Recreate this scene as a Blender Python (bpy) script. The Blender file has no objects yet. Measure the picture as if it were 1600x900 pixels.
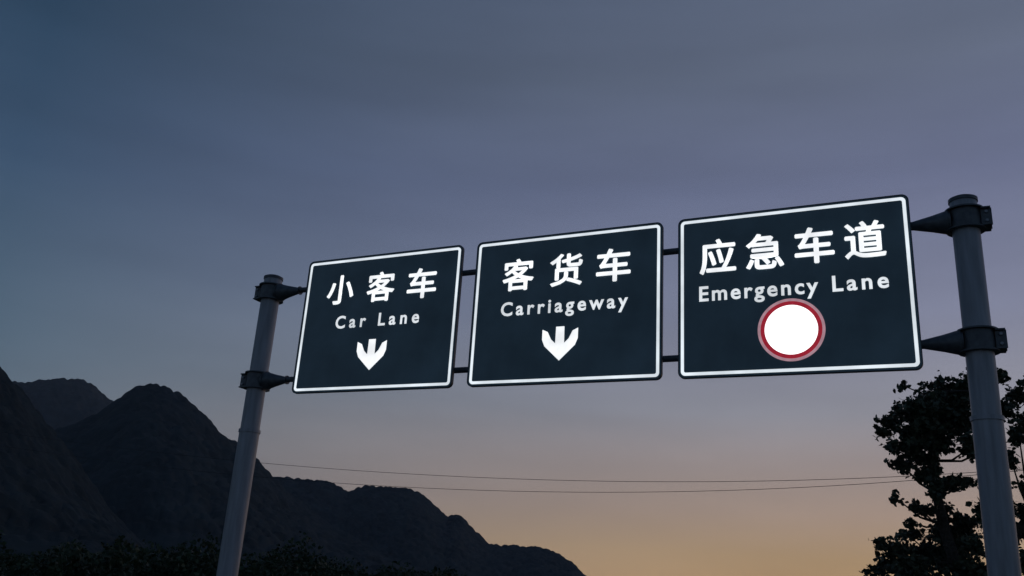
import bpy, bmesh, math, random
import numpy as np
from mathutils import Matrix, Vector, noise

sc = bpy.context.scene
C = sc.collection

# ------------------------------------------------------------------ camera
PIT, YAW, ROL, FPX = .3239, -.4523, .0647, 1371.7
EYE = Vector((2.96256, -15.23184, 1.6))
FW = Vector((math.sin(YAW)*math.cos(PIT), math.cos(YAW)*math.cos(PIT), math.sin(PIT)))
_r = Vector((math.cos(YAW), -math.sin(YAW), 0)); _u = _r.cross(FW)
RT = _r*math.cos(ROL)+_u*math.sin(ROL); UP = -_r*math.sin(ROL)+_u*math.cos(ROL)
cd = bpy.data.cameras.new('camera'); cam = bpy.data.objects.new('camera', cd); C.objects.link(cam)
cd.sensor_width = 36; cd.lens = 36*FPX/1600; cd.clip_end = 20000; cd.clip_start = .05
cam.matrix_world = Matrix(((RT[0], UP[0], -FW[0], EYE[0]), (RT[1], UP[1], -FW[1], EYE[1]),
                           (RT[2], UP[2], -FW[2], EYE[2]), (0, 0, 0, 1)))
sc.camera = cam

def ray(x, y):
    return (FW + RT*((x-800)/FPX) + UP*((450-y)/FPX)).normalized()
def at(x, y, Y):
    d = ray(x, y); return EYE + d*((Y-EYE.y)/d.y)

# ------------------------------------------------------------------ sky
SUN_AZ, SUN_EL = math.radians(14), math.radians(-2)
w = bpy.data.worlds.new('World'); sc.world = w; w.use_nodes = True
nt = w.node_tree; N = nt.nodes; L = nt.links
bg = N['Background']
sk = N.new('ShaderNodeTexSky'); sk.sky_type = 'NISHITA'; sk.sun_disc = False
sk.sun_elevation = SUN_EL; sk.sun_rotation = SUN_AZ
sk.dust_density = 2; sk.ozone_density = 2
def lin(c):
    return tuple((v/255/12.92 if v/255 <= .04045 else ((v/255+.055)/1.055)**2.4) for v in c)
def math_n(op, a, b=None):
    n = N.new('ShaderNodeMath'); n.operation = op
    for i, v in enumerate((a, b)):
        if v is None: continue
        if isinstance(v, (int, float)): n.inputs[i].default_value = v
        else: L.new(v, n.inputs[i])
    return n.outputs[0]
tc = N.new('ShaderNodeTexCoord'); sep = N.new('ShaderNodeSeparateXYZ'); L.new(tc.outputs['Generated'], sep.inputs[0])
el = math_n('ARCSINE', sep.outputs[2])
elf = math_n('DIVIDE', el, math.pi/2)                         # 0 horizon .. 1 zenith
def ramp(stops):
    n = N.new('ShaderNodeValToRGB'); n.color_ramp.interpolation = 'B_SPLINE' if False else 'EASE'
    n.color_ramp.interpolation = 'LINEAR'
    e = n.color_ramp.elements
    while len(e) > 1: e.remove(e[-1])
    for i, (d, c) in enumerate(stops):
        q = e[0] if i == 0 else e.new(max(0, d/90))
        q.position = max(0, d/90); q.color = (*lin(c), 1)
    L.new(elf, n.inputs[0]); return n.outputs[0]
warm = ramp([(0, (204, 165, 114)), (2.5, (196, 163, 122)), (5, (186, 161, 143)), (8, (175, 160, 156)), (11, (160, 159, 169)),
             (17, (138, 142, 166)), (25, (114, 121, 150)), (32, (103, 112, 133)), (50, (80, 95, 120)), (90, (62, 80, 108))])
cool = ramp([(0, (118, 118, 126)), (3, (112, 121, 134)), (8, (98, 116, 132)), (12, (86, 107, 126)), (22, (63, 86, 113)),
             (30, (48, 71, 95)), (50, (46, 66, 92)), (90, (48, 66, 94))])
hx = math_n('MULTIPLY', sep.outputs[0], math.sin(SUN_AZ)); hy = math_n('MULTIPLY', sep.outputs[1], math.cos(SUN_AZ))
hl = math_n('SQRT', math_n('SUBTRACT', 1.0, math_n('MULTIPLY', sep.outputs[2], sep.outputs[2])))
ca = math_n('DIVIDE', math_n('ADD', hx, hy), math_n('MAXIMUM', hl, .02))
mr = N.new('ShaderNodeMapRange'); mr.inputs['From Min'].default_value = .31; mr.inputs['From Max'].default_value = 1.0
mr.interpolation_type = 'LINEAR'; L.new(ca, mr.inputs['Value'])
mx = N.new('ShaderNodeMix'); mx.data_type = 'RGBA'; L.new(mr.outputs[0], mx.inputs[0]); L.new(cool, mx.inputs[6]); L.new(warm, mx.inputs[7])
# the side of the sky away from the sunset is darker still
mr2 = N.new('ShaderNodeMapRange'); mr2.inputs['From Min'].default_value = -1; mr2.inputs['From Max'].default_value = .5
mr2.inputs['To Min'].default_value = .95; mr2.inputs['To Max'].default_value = 1; L.new(ca, mr2.inputs['Value'])
# thin high haze streaks
mp = N.new('ShaderNodeMapping'); mp.inputs['Scale'].default_value = (1.8, 1.8, 11); L.new(tc.outputs['Generated'], mp.inputs[0])
nz = N.new('ShaderNodeTexNoise'); nz.inputs['Scale'].default_value = 1.6; nz.inputs['Detail'].default_value = 5; L.new(mp.outputs[0], nz.inputs[0])
mr3 = N.new('ShaderNodeMapRange'); mr3.inputs['From Min'].default_value = .3; mr3.inputs['From Max'].default_value = .7
mr3.inputs['To Min'].default_value = .93; mr3.inputs['To Max'].default_value = 1.07; L.new(nz.outputs[0], mr3.inputs['Value'])
gain = math_n('MULTIPLY', mr2.outputs[0], mr3.outputs[0])
vs = N.new('ShaderNodeVectorMath'); vs.operation = 'SCALE'; L.new(mx.outputs[2], vs.inputs[0]); L.new(gain, vs.inputs['Scale'])
# Nishita twilight sky added at low strength under the dusk gradient
sks = N.new('ShaderNodeVectorMath'); sks.operation = 'SCALE'; L.new(sk.outputs[0], sks.inputs[0]); sks.inputs['Scale'].default_value = .12
tot = N.new('ShaderNodeMix'); tot.data_type = 'RGBA'; tot.inputs[0].default_value = .06
L.new(vs.outputs[0], tot.inputs[6]); L.new(sks.outputs[0], tot.inputs[7])
ten = N.new('ShaderNodeVectorMath'); ten.operation = 'SCALE'; ten.inputs['Scale'].default_value = 10
L.new(tot.outputs[2], ten.inputs[0]); L.new(ten.outputs[0], bg.inputs[0])
bg.inputs[1].default_value = .1

# the last glow of the sun that has set, ahead and to the right
sd = bpy.data.lights.new('sun', 'SUN'); so = bpy.data.objects.new('sun', sd); C.objects.link(so)
sd.energy = .06; sd.angle = math.radians(14); sd.color = (1, .72, .5)
SV = Vector((math.sin(SUN_AZ)*math.cos(.05), math.cos(SUN_AZ)*math.cos(.05), math.sin(.05)))
so.rotation_euler = SV.to_track_quat('Z', 'Y').to_euler()
vs_ = sc.view_settings
vs_.view_transform = 'Standard'; vs_.look = 'None'; vs_.exposure = 0; vs_.gamma = 1; vs_.use_curve_mapping = False

# ------------------------------------------------------------------ materials
def mat(name, col, rough=.6, metal=0, var=.25, scale=6, bump=0, spec=.5, emit=None, estr=0, col2=None, bdist=1):
    m = bpy.data.materials.new(name); m.use_nodes = True
    t = m.node_tree; b = t.nodes['Principled BSDF']
    c = t.nodes.new('ShaderNodeTexCoord'); n = t.nodes.new('ShaderNodeTexNoise')
    n.inputs['Scale'].default_value = scale; n.inputs['Detail'].default_value = 6
    t.links.new(c.outputs['Object'], n.inputs[0])
    r = t.nodes.new('ShaderNodeValToRGB')
    c2 = col2 or tuple(min(1, v*(1+var)) for v in col)
    r.color_ramp.elements[0].position = .32; r.color_ramp.elements[1].position = .68
    r.color_ramp.elements[0].color = (*[v*(1-var) for v in col], 1); r.color_ramp.elements[1].color = (*c2, 1)
    t.links.new(n.outputs[0], r.inputs[0]); t.links.new(r.outputs[0], b.inputs['Base Color'])
    mr = t.nodes.new('ShaderNodeMapRange'); mr.inputs['To Min'].default_value = max(.05, rough-.12); mr.inputs['To Max'].default_value = min(1, rough+.12)
    t.links.new(n.outputs[0], mr.inputs['Value']); t.links.new(mr.outputs[0], b.inputs['Roughness'])
    b.inputs['Metallic'].default_value = metal; b.inputs['Specular IOR Level'].default_value = spec
    if bump:
        bp = t.nodes.new('ShaderNodeBump'); bp.inputs['Strength'].default_value = bump; bp.inputs['Distance'].default_value = bdist
        t.links.new(n.outputs[0], bp.inputs['Height']); t.links.new(bp.outputs[0], b.inputs['Normal'])
    if emit:
        b.inputs['Emission Color'].default_value = (*emit, 1)
        e = t.nodes.new('ShaderNodeMapRange'); e.inputs['From Min'].default_value = .3; e.inputs['From Max'].default_value = .7
        e.inputs['To Min'].default_value = estr*(1-var); e.inputs['To Max'].default_value = estr*(1+var)
        t.links.new(n.outputs[0], e.inputs['Value']); t.links.new(e.outputs[0], b.inputs['Emission Strength'])
    return m
M_STEEL = mat('galvanised_steel', (.36, .37, .41), .48, .25, .2, 5, .06)
_t = M_STEEL.node_tree; _mp = _t.nodes.new('ShaderNodeMapping'); _mp.inputs['Scale'].default_value = (2.2, 2.2, .22)
_n = next(q for q in _t.nodes if q.type == 'TEX_NOISE'); _c = next(q for q in _t.nodes if q.type == 'TEX_COORD')
_t.links.new(_c.outputs['Object'], _mp.inputs[0]); _t.links.new(_mp.outputs[0], _n.inputs[0])
M_BRKT = mat('bracket_steel', (.12, .13, .145), .5, .4, .25, 9, .05)
M_PANEL = mat('sign_sheeting', (.07, .13, .16), .42, 0, .22, 1.1, 0, .4, emit=(.34, .58, .85), estr=.0135)  # faint blue emission added to brighten the dark sign face
M_EDGE = mat('sign_edge', (.07, .075, .08), .45, .5, .2, 6)
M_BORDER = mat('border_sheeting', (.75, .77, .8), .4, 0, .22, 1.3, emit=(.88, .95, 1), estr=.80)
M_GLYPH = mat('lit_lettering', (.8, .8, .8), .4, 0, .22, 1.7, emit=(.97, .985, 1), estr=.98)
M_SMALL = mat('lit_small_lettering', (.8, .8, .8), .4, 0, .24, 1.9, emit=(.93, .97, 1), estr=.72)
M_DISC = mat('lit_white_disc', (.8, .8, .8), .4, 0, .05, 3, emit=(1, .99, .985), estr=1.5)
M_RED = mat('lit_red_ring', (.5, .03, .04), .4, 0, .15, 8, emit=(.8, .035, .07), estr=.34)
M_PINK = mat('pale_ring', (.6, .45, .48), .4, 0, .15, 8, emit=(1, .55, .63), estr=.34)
M_LEAF = mat('tree_leaves', (.055, .070, .040), .55, 0, .4, 1.2, 0, .4, col2=(.095, .11, .06))
M_BARK = mat('tree_bark', (.07, .055, .042), .85, 0, .35, 14, .4)
M_SHRUB = mat('roadside_leaves', (.03, .05, .022), .6, 0, .4, .6, 0, .3)
M_HILL = mat('forested_hillside', (.034, .044, .048), .9, 0, .3, .05, .35, .05, bdist=6)
M_GRND = mat('ground_soil', (.09, .085, .06), .95, 0, .3, .15, 0, .1, col2=(.07, .10, .05))
M_ASPH = mat('asphalt', (.05, .05, .052), .85, 0, .25, 18, .15)
M_PAINT = mat('road_paint', (.72, .72, .70), .6, 0, .12, 9)
M_WIRE = mat('cable_sheath', (.03, .03, .032), .6, 0, .1, 3)
M_CONC = mat('concrete', (.33, .32, .30), .85, 0, .15, 8, .15)

# ------------------------------------------------------------------ helpers
class MB:
    def __init__(s): s.v = []; s.f = []; s.sm = []
    def add(s, verts, faces, smooth=False):
        o = len(s.v); s.v += [tuple(v) for v in verts]
        s.f += [tuple(i+o for i in f) for f in faces]; s.sm += [smooth]*len(faces)
    def box(s, x0, x1, y0, y1, z0, z1):
        s.add([(x, y, z) for x in (x0, x1) for y in (y0, y1) for z in (z0, z1)],
              [(0, 1, 3, 2), (4, 6, 7, 5), (0, 4, 5, 1), (2, 3, 7, 6), (0, 2, 6, 4), (1, 5, 7, 3)])
    def lathe(s, prof, n=40, axis='z', org=(0, 0, 0), smooth=True):
        vs = []
        for (r, h) in prof:
            for k in range(n):
                a = 2*math.pi*k/n; p = (r*math.cos(a), r*math.sin(a), h)
                if axis == 'x': p = (h, r*math.cos(a), r*math.sin(a))
                if axis == 'y': p = (r*math.sin(a), h, r*math.cos(a))
                vs.append((p[0]+org[0], p[1]+org[1], p[2]+org[2]))
        fs = [(i*n+k, i*n+(k+1) % n, (i+1)*n+(k+1) % n, (i+1)*n+k) for i in range(len(prof)-1) for k in range(n)]
        s.add(vs, fs, smooth)
        m = len(prof)-1
        s.add([vs[k] for k in range(n)], [tuple(reversed(range(n)))]); s.add([vs[m*n+k] for k in range(n)], [tuple(range(n))])
    def tube(s, pts, rad, n=8):
        pts = [Vector(p) for p in pts]; vs = []
        for i, p in enumerate(pts):
            t = (pts[min(i+1, len(pts)-1)]-pts[max(i-1, 0)]).normalized()
            a = t.orthogonal().normalized() if abs(t.z) > .9 else t.cross(Vector((0, 0, 1))).normalized()
            b = t.cross(a)
            r = rad[i] if isinstance(rad, (list, tuple)) else rad
            vs += [p+(a*math.cos(2*math.pi*k/n)+b*math.sin(2*math.pi*k/n))*r for k in range(n)]
        m = len(pts)
        s.add(vs, [(i*n+k, i*n+(k+1) % n, (i+1)*n+(k+1) % n, (i+1)*n+k) for i in range(m-1) for k in range(n)]
              + [tuple(reversed(range(n))), tuple((m-1)*n+k for k in range(n))], True)
    def prism(s, outline, y0, y1):          # outline (x,z) extruded in y
        n = len(outline)
        s.add([(x, y0, z) for x, z in outline]+[(x, y1, z) for x, z in outline],
              [tuple(range(n)), tuple(reversed(range(n, 2*n)))]+[(k, k+n, (k+1) % n+n, (k+1) % n) for k in range(n)])
    def ring(s, outer, inner, y0, y1):      # band between two outlines of equal length
        n = len(outer)
        s.add([(x, y0, z) for x, z in outer]+[(x, y0, z) for x, z in inner]+[(x, y1, z) for x, z in outer]+[(x, y1, z) for x, z in inner],
              [q for k in range(n) for j in [(k+1) % n] for q in ((k, j, n+j, n+k), (2*n+k, 3*n+k, 3*n+j, 2*n+j), (k, 2*n+k, 2*n+j, j), (n+k, n+j, 3*n+j, 3*n+k))])
    def build(s, name, m, parent=None, fix=True):
        me = bpy.data.meshes.new(name); me.from_pydata(s.v, [], s.f)
        me.polygons.foreach_set('use_smooth', s.sm)
        if fix:
            bm = bmesh.new(); bm.from_mesh(me); bmesh.ops.recalc_face_normals(bm, faces=bm.faces); bm.to_mesh(me); bm.free()
        me.materials.append(m); me.update()
        if any(s.sm): me.set_sharp_from_angle(angle=math.radians(38))
        o = bpy.data.objects.new(name, me); C.objects.link(o)
        if parent: o.parent = parent
        return o
def tag(o, label=None, cat=None, group=None, kind=None):
    for k, v in (('label', label), ('category', cat), ('group', group), ('kind', kind)):
        if v: o[k] = v
    return o
def empty(name, loc):
    o = bpy.data.objects.new(name, None); C.objects.link(o); o.location = loc; o.empty_display_size = .3; return o
def rrect(x0, x1, z0, z1, r, n=8):
    p = []
    for cx, cz, a0 in ((x1-r, z1-r, 0), (x0+r, z1-r, 90), (x0+r, z0+r, 180), (x1-r, z0+r, 270)):
        for k in range(n+1):
            a = math.radians(a0+90*k/n); p.append((cx+r*math.cos(a), cz+r*math.sin(a)))
    return p

# ------------------------------------------------------------------ ground and road
g = MB(); n = 64
g.add([(0, 0, 0)]+[(2700*math.cos(2*math.pi*k/n), 2700*math.sin(2*math.pi*k/n), 0) for k in range(n)], [(0, 1+k, 1+(k+1) % n) for k in range(n)])
tag(g.build('ground', M_GRND), 'dark roadside ground under the dusk sky', kind='structure')
g = MB(); g.add([(-10.1, -60, .004), (3.3, -60, .004), (3.3, 400, .004), (-10.1, 400, .004)], [(0, 1, 2, 3)])
tag(g.build('road', M_ASPH), 'asphalt road passing below the sign gantry', kind='structure')
g = MB()
for x in (-9.75, -1.15, 3.0): g.add([(x-.08, -60, .008), (x+.08, -60, .008), (x+.08, 400, .008), (x-.08, 400, .008)], [(0, 1, 2, 3)])
for k in range(30):
    y = -58+k*15; g.add([(-5.55, y, .008), (-5.4, y, .008), (-5.4, y+6, .008), (-5.55, y+6, .008)], [(0, 1, 2, 3)])
tag(g.build('road_markings', M_PAINT), 'white lane lines painted on the asphalt', kind='structure')

# ------------------------------------------------------------------ hills (real terrain, each ridge with its own distance and depth)
def hill(name, label, prof, dist, depth, step, seed, rough, canopy, warp):
    azs = np.arange(prof[0][0], prof[-1][0]+1e-6, step)
    els = np.interp(azs, [p[0] for p in prof], [p[1] for p in prof])
    rows = np.concatenate([-np.linspace(1, .12**.6, 70)**(1/.6), np.linspace(-.11, .1, 24), np.linspace(.14, 1, 14)])
    V = []; F = []
    for i, (a, e) in enumerate(zip(azs, els)):
        R0 = dist+warp*noise.noise((a*.11, seed, 0))
        H = R0*math.tan(math.radians(max(e, 0)))+1.6
        if e <= 0: H = 1.6+R0*math.tan(math.radians(e))
        for t in rows:
            s = 1-abs(t)**1.35 if t < 0 else 1-t*t
            rr = R0+t*(depth if t < 0 else depth*.8)
            x = EYE.x+rr*math.sin(math.radians(a)); y = EYE.y+rr*math.cos(math.radians(a))
            h = H*s
            k = min(1, abs(t)*5)*s
            h *= 1+rough*k*(noise.fractal((x/depth*5, y/depth*5, seed), 1, 2, 5))-.10*k
            q = Vector((x/(3.2*canopy), y/(3.2*canopy), seed))
            f1 = noise.voronoi(q)[0][0]                         # rounded crowns of the forest cover
            h += canopy*(1.5*max(0, 1-f1*f1*1.6)+noise.noise((x*.06, y*.06, seed+9))*.9-.8)*min(1, s*6)
            V.append((x, y, h-1.0 if abs(t) > .999 else h))
    m = len(rows)
    for i in range(len(azs)-1):
        for j in range(m-1): F.append((i*m+j, (i+1)*m+j, (i+1)*m+j+1, i*m+j+1))
    b = MB(); b.add(V, F, False)
    return tag(b.build(name, M_HILL, fix=False), label, kind='structure')
hill('hills', 'dark wooded spur at the far left edge', [(-95, 7), (-80, 11), (-66, 12.5), (-60, 11.6), (-56.12, 9.75), (-55.2, 9.0), (-53.74, 7.7), (-52.3, 6.3), (-50.8, 4.7), (-49, 2.7), (-47, 1), (-45, -.1)],
     480, 190, .09, 3.1, .16, 1.5, 30)
hill('mountains', 'paler distant ridge between two dark hills', [(-80, 6), (-70, 8.4), (-62, 8.7), (-57, 8.8), (-55.18, 9.07), (-54.08, 9.36), (-52.9, 9.66), (-51.79, 9.8), (-51.23, 9.6), (-50.41, 9.0), (-49.82, 8.6), (-48, 7), (-44, 4.5), (-38, 2), (-33, .3)],
     2100, 700, .06, 7.7, .14, 3.6, 160)
hill('mountains', 'rounded dark mountain behind the slimmer pole', [(-60, 3.6), (-56, 5.2), (-53.5, 6.3), (-52.31, 6.85), (-50.69, 7.8), (-49.52, 9.12), (-48.92, 9.72), (-48.06, 10.0), (-47.15, 10.02), (-45.92, 9.5), (-44.62, 8.5), (-43.55, 7.58), (-42.45, 7.1), (-41.03, 6.2), (-40.2, 5.4), (-39, 4.4), (-36, 2.6), (-33, 1.4), (-30, .2)],
     900, 420, .07, 12.2, .14, 2.3, 60)
hill('mountains', 'low stepped ridge falling away under the middle sign', [(-52, 4.6), (-46, 5.4), (-41, 5.35), (-38.77, 5.32), (-37.61, 5.42), (-36.6, 5.28), (-35.98, 5.06), (-35.35, 4.74), (-34.79, 5.09), (-34.1, 5.3), (-33.21, 5.32), (-31.58, 5.2), (-30.9, 5.02), (-30.32, 4.68), (-29.44, 3.95), (-29.01, 3.66), (-28.6, 3.85), (-28.1, 3.7), (-27.14, 2.9), (-26.28, 2.25), (-25.27, 2.19), (-23.27, 2.28), (-22.05, 1.93), (-21.03, 1.42), (-20.33, .75), (-19.4, .25), (-17.5, 0), (-12, -.1)],
     1250, 420, .06, 21.4, .13, 2.5, 70)

# ------------------------------------------------------------------ gantry
ZB = 5.314                                                     # underside of the signs' borders
PXL, PXR, PY = -10.96, 3.85, .3
UL, UR, LL, LR = ZB+2.49, ZB+2.565, ZB+.345, ZB+.445           # beam heights at the two poles
gan = tag(empty('sign_gantry', ((PXL+PXR)/2, PY, 0)), 'grey steel gantry of two round poles and slim crossbeams carrying road signs', 'gantry')
GX = (PXL+PXR)/2
PR_ = .213
for px, top in ((PXL, ZB+2.90), (PXR, ZB+2.97)):
    m = MB(); x = px-GX
    m.lathe([(.30, .16), (.30, .19), (PR_+.012, .19), (PR_+.012, ZB-.85), (PR_+.03, ZB-.85), (PR_+.03, ZB-.78), (PR_, ZB-.78), (PR_, top-.04)], 48, org=(x, 0, 0))
    p = m.build('pole', M_STEEL, gan)
    m = MB(); m.lathe([(PR_+.016, top-.07), (PR_+.016, top-.01), (PR_*.8, top+.02), (PR_*.3, top+.04)], 40, org=(x, 0, 0)); m.build('cap', M_BRKT, p)
    m = MB(); m.prism(rrect(x-.55, x+.55, -.4, .16, .03, 3), -.55, .55); m.build('footing', M_CONC, gan)
for za, zb_ in ((UL, UR), (LL, LR)):
    m = MB(); m.tube([(PXL-GX-.42, 0, za), (PXR-GX+.30, 0, zb_)], .062, 20); m.build('crossbeam', M_BRKT, gan)
for px, sgn, zs in ((PXL, 1, (UL, LL)), (PXR, -1, (UR, LR))):
    for z in zs:
        x = px-GX
        m = MB()
        m.lathe([(.25, z-.17), (.25, z+.17)], 40, org=(x, 0, 0))                               # split clamp ring
        for zz in (z-.19, z+.165): m.lathe([(.305, zz), (.305, zz+.026)], 40, org=(x, 0, 0))    # rim flanges
        o = -sgn
        for yy in (-.10, .085): m.box(min(x+o*.24, x+o*.40), max(x+o*.24, x+o*.40), yy-.018, yy+.018, z-.15, z+.15)   # bolted ears
        m.box(min(x+o*.24, x+o*.385), max(x+o*.24, x+o*.385), -.17, .17, z-.165, z-.14); m.box(min(x+o*.24, x+o*.385), max(x+o*.24, x+o*.385), -.17, .17, z+.14, z+.165)
        cl = m.build('clamp', M_BRKT, gan)
        for dz in (-.08, .08):
            m = MB(); m.lathe([(.026, -.155), (.026, -.12), (.013, -.12), (.013, .11), (.026, .11), (.026, .14)], 6, axis='y', org=(x+o*.32, 0, z+dz), smooth=False)
            m.build('bolt', M_STEEL, cl)
        m = MB()
        prof = [(.205, .22), (.20, .30), (.145, .50), (.078, .80), (.074, .84)]
        m.lathe([(r, sgn*h) for r, h in prof], 28, axis='x', org=(x, 0, z))
        m.lathe([(.222, sgn*.255), (.222, sgn*.28)], 28, axis='x', org=(x, 0, z))
        m.lathe([(.10, sgn*.845), (.10, sgn*.865)], 24, axis='x', org=(x, 0, z))
        m.build('arm', M_BRKT, gan)

# ------------------------------------------------------------------ lettering
def glyphs(body, target, bold, spacing=1.0):
    """ink of a string as mesh vertices scaled into target (x0,x1,z0,z1)"""
    cu = bpy.data.curves.new('lettering', 'FONT'); cu.body = body; cu.size = 1; cu.offset = bold
    cu.extrude = 0; cu.resolution_u = 4; cu.space_character = spacing
    to = bpy.data.objects.new('lettering', cu); C.objects.link(to)
    bpy.context.view_layer.update()
    me = bpy.data.meshes.new_from_object(to.evaluated_get(bpy.context.evaluated_depsgraph_get()))
    vs = [v.co.copy() for v in me.vertices]; fs = [tuple(p.vertices) for p in me.polygons]
    bpy.data.objects.remove(to); bpy.data.curves.remove(cu); bpy.data.meshes.remove(me)
    return vs, fs
def fit(mb, body, x0, x1, z0, z1, y, bold, spacing=1.0, ref=None, keep=True):
    vs, fs = glyphs(body, None, bold, spacing)
    rv = vs if ref is None else glyphs(ref, None, bold)[0]
    xs = [v.x for v in vs]; ys = [v.y for v in rv]
    sx = (x1-x0)/(max(xs)-min(xs)); sz = (z1-z0)/(max(ys)-min(ys))
    out = [(x0+(v.x-min(xs))*sx, y, z0+(v.y-min(ys))*sz) for v in vs]
    n = len(out)
    mb.add(out, fs)
def word(mb, body, x0, x1, z0, z1, y, bold):
    """letters stretched evenly over x0..x1; z0..z1 is the capital height"""
    fs_ = 1.0
    capv = glyphs('E', None, bold)[0]; base = min(v.y for v in capv); cap = max(v.y for v in capv)-base
    sz = (z1-z0)/cap
    lo, hi = .8, 3.0
    for _ in range(14):
        mid = (lo+hi)/2; vs, f = glyphs(body, None, bold, mid); wd = max(v.x for v in vs)-min(v.x for v in vs)
        if wd*sz*.98 < x1-x0: lo = mid
        else: hi = mid
    mnx = min(v.x for v in vs)
    mb.add([(x0+(v.x-mnx)*sz*.98, y, z0+(v.y-base)*sz) for v in vs], f)

YF = -.012                                                      # face of the sheeting sits just behind the letters
def make_sign(x0, x1, chars, cw, words, label, symbol):
    root = tag(empty('road_sign', ((x0+x1)/2, 0, ZB)), label, 'road sign', 'lane signs hung on the gantry')
    ox = (x0+x1)/2; hw = (x1-x0)/2
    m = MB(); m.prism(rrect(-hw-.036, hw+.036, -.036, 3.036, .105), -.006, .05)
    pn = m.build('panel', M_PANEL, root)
    m = MB(); m.ring(rrect(-hw-.05, hw+.05, -.05, 3.05, .118), rrect(-hw-.0362, hw+.0362, -.0362, 3.0362, .105), -.016, .058); m.build('edge_trim', M_EDGE, pn)
    m = MB(); m.ring(rrect(-hw, hw, 0, 3.0, .08), rrect(-hw+.056, hw-.056, .056, 2.944, .035), -.010, -.004); m.build('border', M_BORDER, root)
    m = MB()
    for ch, cx, cz in chars:
        t_ = .012                                   # heavy strokes: the outline laid in close staggered layers
        for k, (dx, dz) in enumerate(((0, 0), (t_, 0), (-t_, 0), (0, t_), (0, -t_))):
            fit(m, ch, cx-cw/2-ox+dx+t_, cx+cw/2-ox+dx-t_, cz-.345+dz+t_, cz+.345+dz-t_, YF-.0004*k, .004)
    m.build('lettering', M_GLYPH, root, fix=False)
    m = MB()
    for wd, a, b in words: word(m, wd, a-ox, b-ox, 1.375, 1.665, YF, .022)
    m.build('lettering', M_SMALL, root, fix=False)
    symbol(root, ox)
    for rx in (-hw*.6, hw*.6):
        m = MB(); m.box(rx-.05, rx+.05, .0505, .105, .05, 2.95); m.box(rx-.07, rx+.07, .1055, .23, .28, .58); m.box(rx-.07, rx+.07, .1055, .23, 2.38, 2.68)
        m.build('mounting_rail', M_EDGE, root)
    return root
def arrow(cx):
    def f(root, ox):
        o = cx-ox; m = MB()
        half = [(.086, 1.08), (.092, .745), (.185, .83), (.262, .985), (.372, 1.035), (.372, .83), (.318, .70), (0, .40)]
        pts = [(o+x, z) for x, z in half]+[(o-x, z) for x, z in reversed(half[:-1])]
        m.prism(pts, -.0125, -.0065); m.build('arrow', M_GLYPH, root)
    return f
def circle(cx, cz):
    def f(root, ox):
        o = cx-ox
        def ring(r): return [(o+r*math.cos(2*math.pi*k/72), cz+r*math.sin(2*math.pi*k/72)) for k in range(72)]
        sy = MB(); sy.prism(ring(.446), -.0125, -.0065); s = sy.build('prohibition_disc', M_DISC, root)
        r1 = MB(); r1.ring(ring(.516), ring(.4465), -.0125, -.0065); r1.build('red_ring', M_RED, s)
        r2 = MB(); r2.ring(ring(.566), ring(.5165), -.0115, -.0065); r2.build('pale_ring', M_PINK, s)
    return f
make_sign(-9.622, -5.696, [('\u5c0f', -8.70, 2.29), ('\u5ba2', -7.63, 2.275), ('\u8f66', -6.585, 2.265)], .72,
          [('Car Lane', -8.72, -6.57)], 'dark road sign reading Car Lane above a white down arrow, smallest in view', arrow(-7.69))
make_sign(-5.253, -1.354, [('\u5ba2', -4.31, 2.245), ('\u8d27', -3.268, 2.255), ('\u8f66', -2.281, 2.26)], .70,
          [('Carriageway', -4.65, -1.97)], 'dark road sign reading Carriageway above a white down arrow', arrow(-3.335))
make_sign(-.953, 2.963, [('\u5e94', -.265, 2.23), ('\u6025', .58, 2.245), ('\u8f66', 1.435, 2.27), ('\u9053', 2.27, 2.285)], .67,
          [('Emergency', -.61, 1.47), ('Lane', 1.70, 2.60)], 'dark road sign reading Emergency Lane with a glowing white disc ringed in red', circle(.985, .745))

# ------------------------------------------------------------------ power lines far behind
def cable(p, label):
    (x1, y1), (x2, y2), (x3, y3) = p
    A = np.polyfit([x1, x2, x3], [y1, y2, y3], 2)
    pts = [at(x, float(np.polyval(A, x)), 72) for x in range(-250, 1901, 50)]
    m = MB(); m.tube(pts, .026, 6)
    tag(m.build('power_line', M_WIRE), label, 'power line', 'power lines crossing behind the gantry')
cable([(450, 727), (900, 751), (1350, 747)], 'thin sagging power line, upper of the two below the signs')
cable([(650, 762), (900, 769), (1200, 764)], 'thin sagging power line, lower of the two below the signs')

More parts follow.
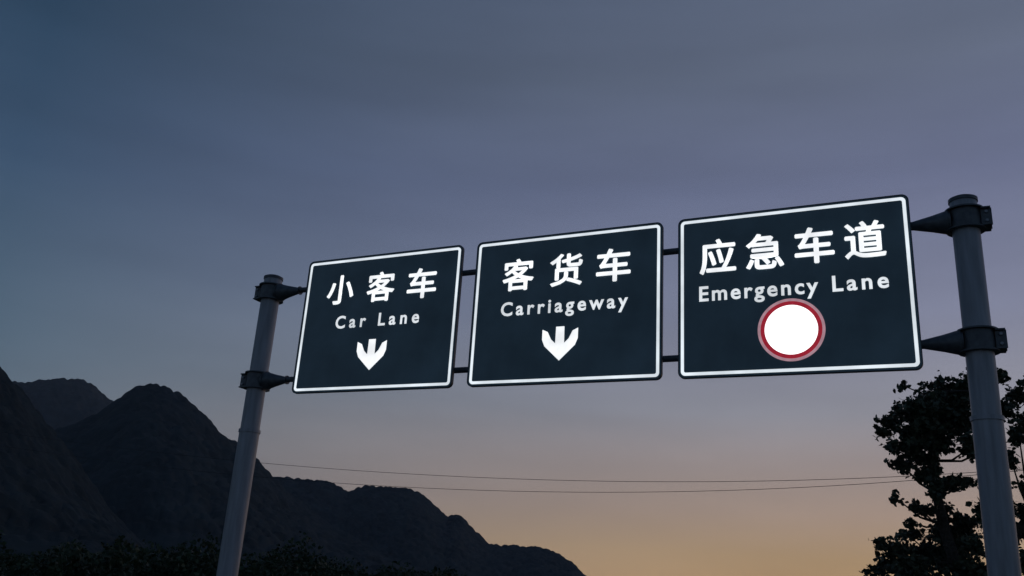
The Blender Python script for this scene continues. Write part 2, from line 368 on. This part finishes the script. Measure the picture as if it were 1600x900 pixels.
# ------------------------------------------------------------------ vegetation
rnd = random.Random(11)
def leaf(mb, p, s, d=None):
    """a folded pointed leaf"""
    d = d or Vector((rnd.gauss(0, 1), rnd.gauss(0, 1), rnd.gauss(-.35, .7))).normalized()
    a = d.cross(Vector((rnd.gauss(0, 1), rnd.gauss(0, 1), rnd.gauss(0, 1)))).normalized(); nrm = d.cross(a)
    w_ = s*rnd.uniform(.30, .42); c = nrm*(s*.10)
    mb.add([p-d*s*.5, p-d*s*.1+a*w_+c, p+d*s*.28+a*w_*.7+c, p+d*s*.55, p+d*s*.28-a*w_*.7+c, p-d*s*.1-a*w_+c, p+d*s*.2, p-d*s*.1],
           [(0, 7, 1), (1, 7, 6, 2), (2, 6, 3), (0, 5, 7), (5, 4, 6, 7), (4, 3, 6)])
CL = [(1405, 640, 18, 16), (1515, 700, 20, 26), (1440, 720, 26, 14), (1480, 760, 16, 20), (1420, 815, 10, 8), (1495, 850, 40, 24), (1410, 885, 34, 16), (1395, 700, 16, 10), (1590, 620, 20, 22), (1580, 720, 14, 20), (1600, 800, 18, 18), (1385, 880, 24, 12), (1478, 645, 40, 40), (1445, 665, 40, 34), (1500, 625, 28, 34), (1420, 680, 30, 20), (1470, 690, 26, 22), (1475, 870, 40, 24), (1430, 880, 40, 16), (1440, 640, 44, 36), (1392, 662, 26, 26), (1378, 676, 14, 10), (1412, 603, 10, 12), (1470, 612, 32, 28), (1505, 600, 30, 22), (1500, 655, 34, 44), (1425, 700, 42, 17),
      (1455, 690, 40, 26), (1410, 726, 24, 16), (1457, 735, 19, 36), (1500, 755, 36, 13), (1440, 745, 14, 16), (1401, 779, 11, 9), (1440, 797, 26, 11), (1425, 790, 12, 8), (1462, 768, 17, 24), (1470, 800, 16, 16),
      (1508, 815, 40, 18), (1535, 800, 16, 22), (1485, 832, 46, 20), (1400, 862, 28, 24), (1378, 850, 16, 10), (1450, 865, 50, 26), (1420, 836, 30, 10), (1370, 893, 30, 8), (1520, 852, 26, 22), (1440, 905, 80, 24),
      (1530, 890, 60, 24), (1592, 680, 22, 22), (1610, 655, 30, 20), (1597, 760, 16, 12), (1590, 832, 18, 28), (1608, 885, 24, 26), (1560, 640, 30, 30), (1545, 700, 26, 26), (1560, 760, 20, 30),
      (1650, 700, 34, 34), (1690, 640, 40, 30), (1660, 780, 40, 26), (1710, 740, 44, 34), (1640, 850, 40, 34), (1720, 850, 50, 44), (1620, 600, 30, 20), (1560, 590, 26, 16), (1760, 700, 40, 40), (1600, 940, 120, 30), (1420, 950, 60, 18)]
TY = 11.5
def px2m(p): return (p-EYE).dot(FW)/FPX
base = at(1530, 1000, TY); base.z = 0
tree = tag(empty('broadleaf_tree', base), 'dark leafy tree silhouetted against the sunset behind the thicker pole', 'tree')
tk = MB(); cr = MB()
def P(x, y, dy=0): return at(x, y, TY+dy)-base
trunk_px = [(1512, 935, 0), (1492, 880, 0), (1474, 820, .1), (1463, 770, .1), (1460, 720, 0), (1468, 660, -.1), (1480, 612, 0)]
tpts = [Vector((0, 0, -.1)), (P(1512, 935)*.5)]+[P(*q) for q in trunk_px]
tk.tube(tpts, [.24, .20, .18, .16, .14, .12, .10, .07, .03], 10)
lpts = [P(1512, 935), P(1560, 880, .4), P(1610, 800, .7), P(1650, 720, .9), P(1680, 650, 1)]
tk.tube(lpts, [.15, .12, .10, .07, .03], 8)
nodes = tpts[2:]+lpts
for (x, y, rx, ry) in CL:
    dy = rnd.uniform(-1.1, 1.1); c = P(x, y, dy)
    k = px2m(c+base); RX, RZ = rx*k*1.13, ry*k*1.13; RY = max(RX, RZ)*rnd.uniform(.8, 1.1)
    a = min(nodes, key=lambda q: (q-c-Vector((0, 0, -.5))).length+(2 if q.z > c.z+.2 else 0))
    mid = (a+c)/2+Vector((0, 0, -.12*(a-c).length))
    tk.tube([a, mid, c], [.045, .03, .012], 6)
    # twigs with leaves along them
    nt_ = max(6, int(rx*ry/16))
    for _ in range(nt_):
        u = Vector((rnd.gauss(0, 1), rnd.gauss(0, 1), rnd.gauss(0, 1))).normalized()*(rnd.random()**.45)
        e = c+Vector((u.x*RX, u.y*RY, u.z*RZ))
        s0 = c+(e-c)*.25
        tk.tube([s0, e], [.010, .004], 4)
        d0 = (e-s0).normalized()
        for q in range(9):
            t = rnd.random(); p = s0+(e-s0)*t+Vector((rnd.gauss(0, .05), rnd.gauss(0, .05), rnd.gauss(0, .05)))
            leaf(cr, p, rnd.choice((.09, .11, .13, .15, .18))*rnd.uniform(.85, 1.15))
tk.build('trunk', M_BARK, tree, fix=False); cr.build('crown', M_LEAF, tree, fix=False)

# roadside growth beyond the slimmer pole: a continuous mass
ug = MB()
for _ in range(330):
    a = math.radians(rnd.uniform(-68, -27)); d = rnd.uniform(48, 100)
    c0 = Vector((EYE.x+d*math.sin(a), EYE.y+d*math.cos(a), 0))
    if c0.x > -12.5: continue
    h = max(.7, rnd.gauss(1.5, .6)+2.6*max(0, noise.noise((c0.x*.05, c0.y*.05, 5)))); wd = h*rnd.uniform(.35, .6)
    for _ in range(int(60+h*h*34)):
        v = Vector((rnd.gauss(0, 1), rnd.gauss(0, 1), rnd.gauss(0, 1))).normalized()*(rnd.random()**.6)
        leaf(ug, c0+Vector((v.x*wd, v.y*wd, h*.5+v.z*h*.5)), rnd.uniform(.16, .34))
tag(ug.build('undergrowth', M_SHRUB, fix=False), 'dark tangle of roadside bushes below the mountains', kind='stuff')

# ------------------------------------------------------------------ evening air
hz = MB(); hz.box(-2900, 2900, -2900, 2900, -2, 400)
ho = hz.build('haze', bpy.data.materials.new('evening_haze'))
hm = ho.data.materials[0]; hm.use_nodes = True; ht = hm.node_tree
ht.nodes.remove(ht.nodes['Principled BSDF']); pv = ht.nodes.new('ShaderNodeVolumePrincipled')
pv.inputs['Color'].default_value = (.74, .84, 1, 1); pv.inputs['Density'].default_value = .000105; pv.inputs['Anisotropy'].default_value = 0
ht.links.new(pv.outputs[0], ht.nodes['Material Output'].inputs['Volume'])
tag(ho, 'thin bluish evening air over the mountains', kind='stuff')
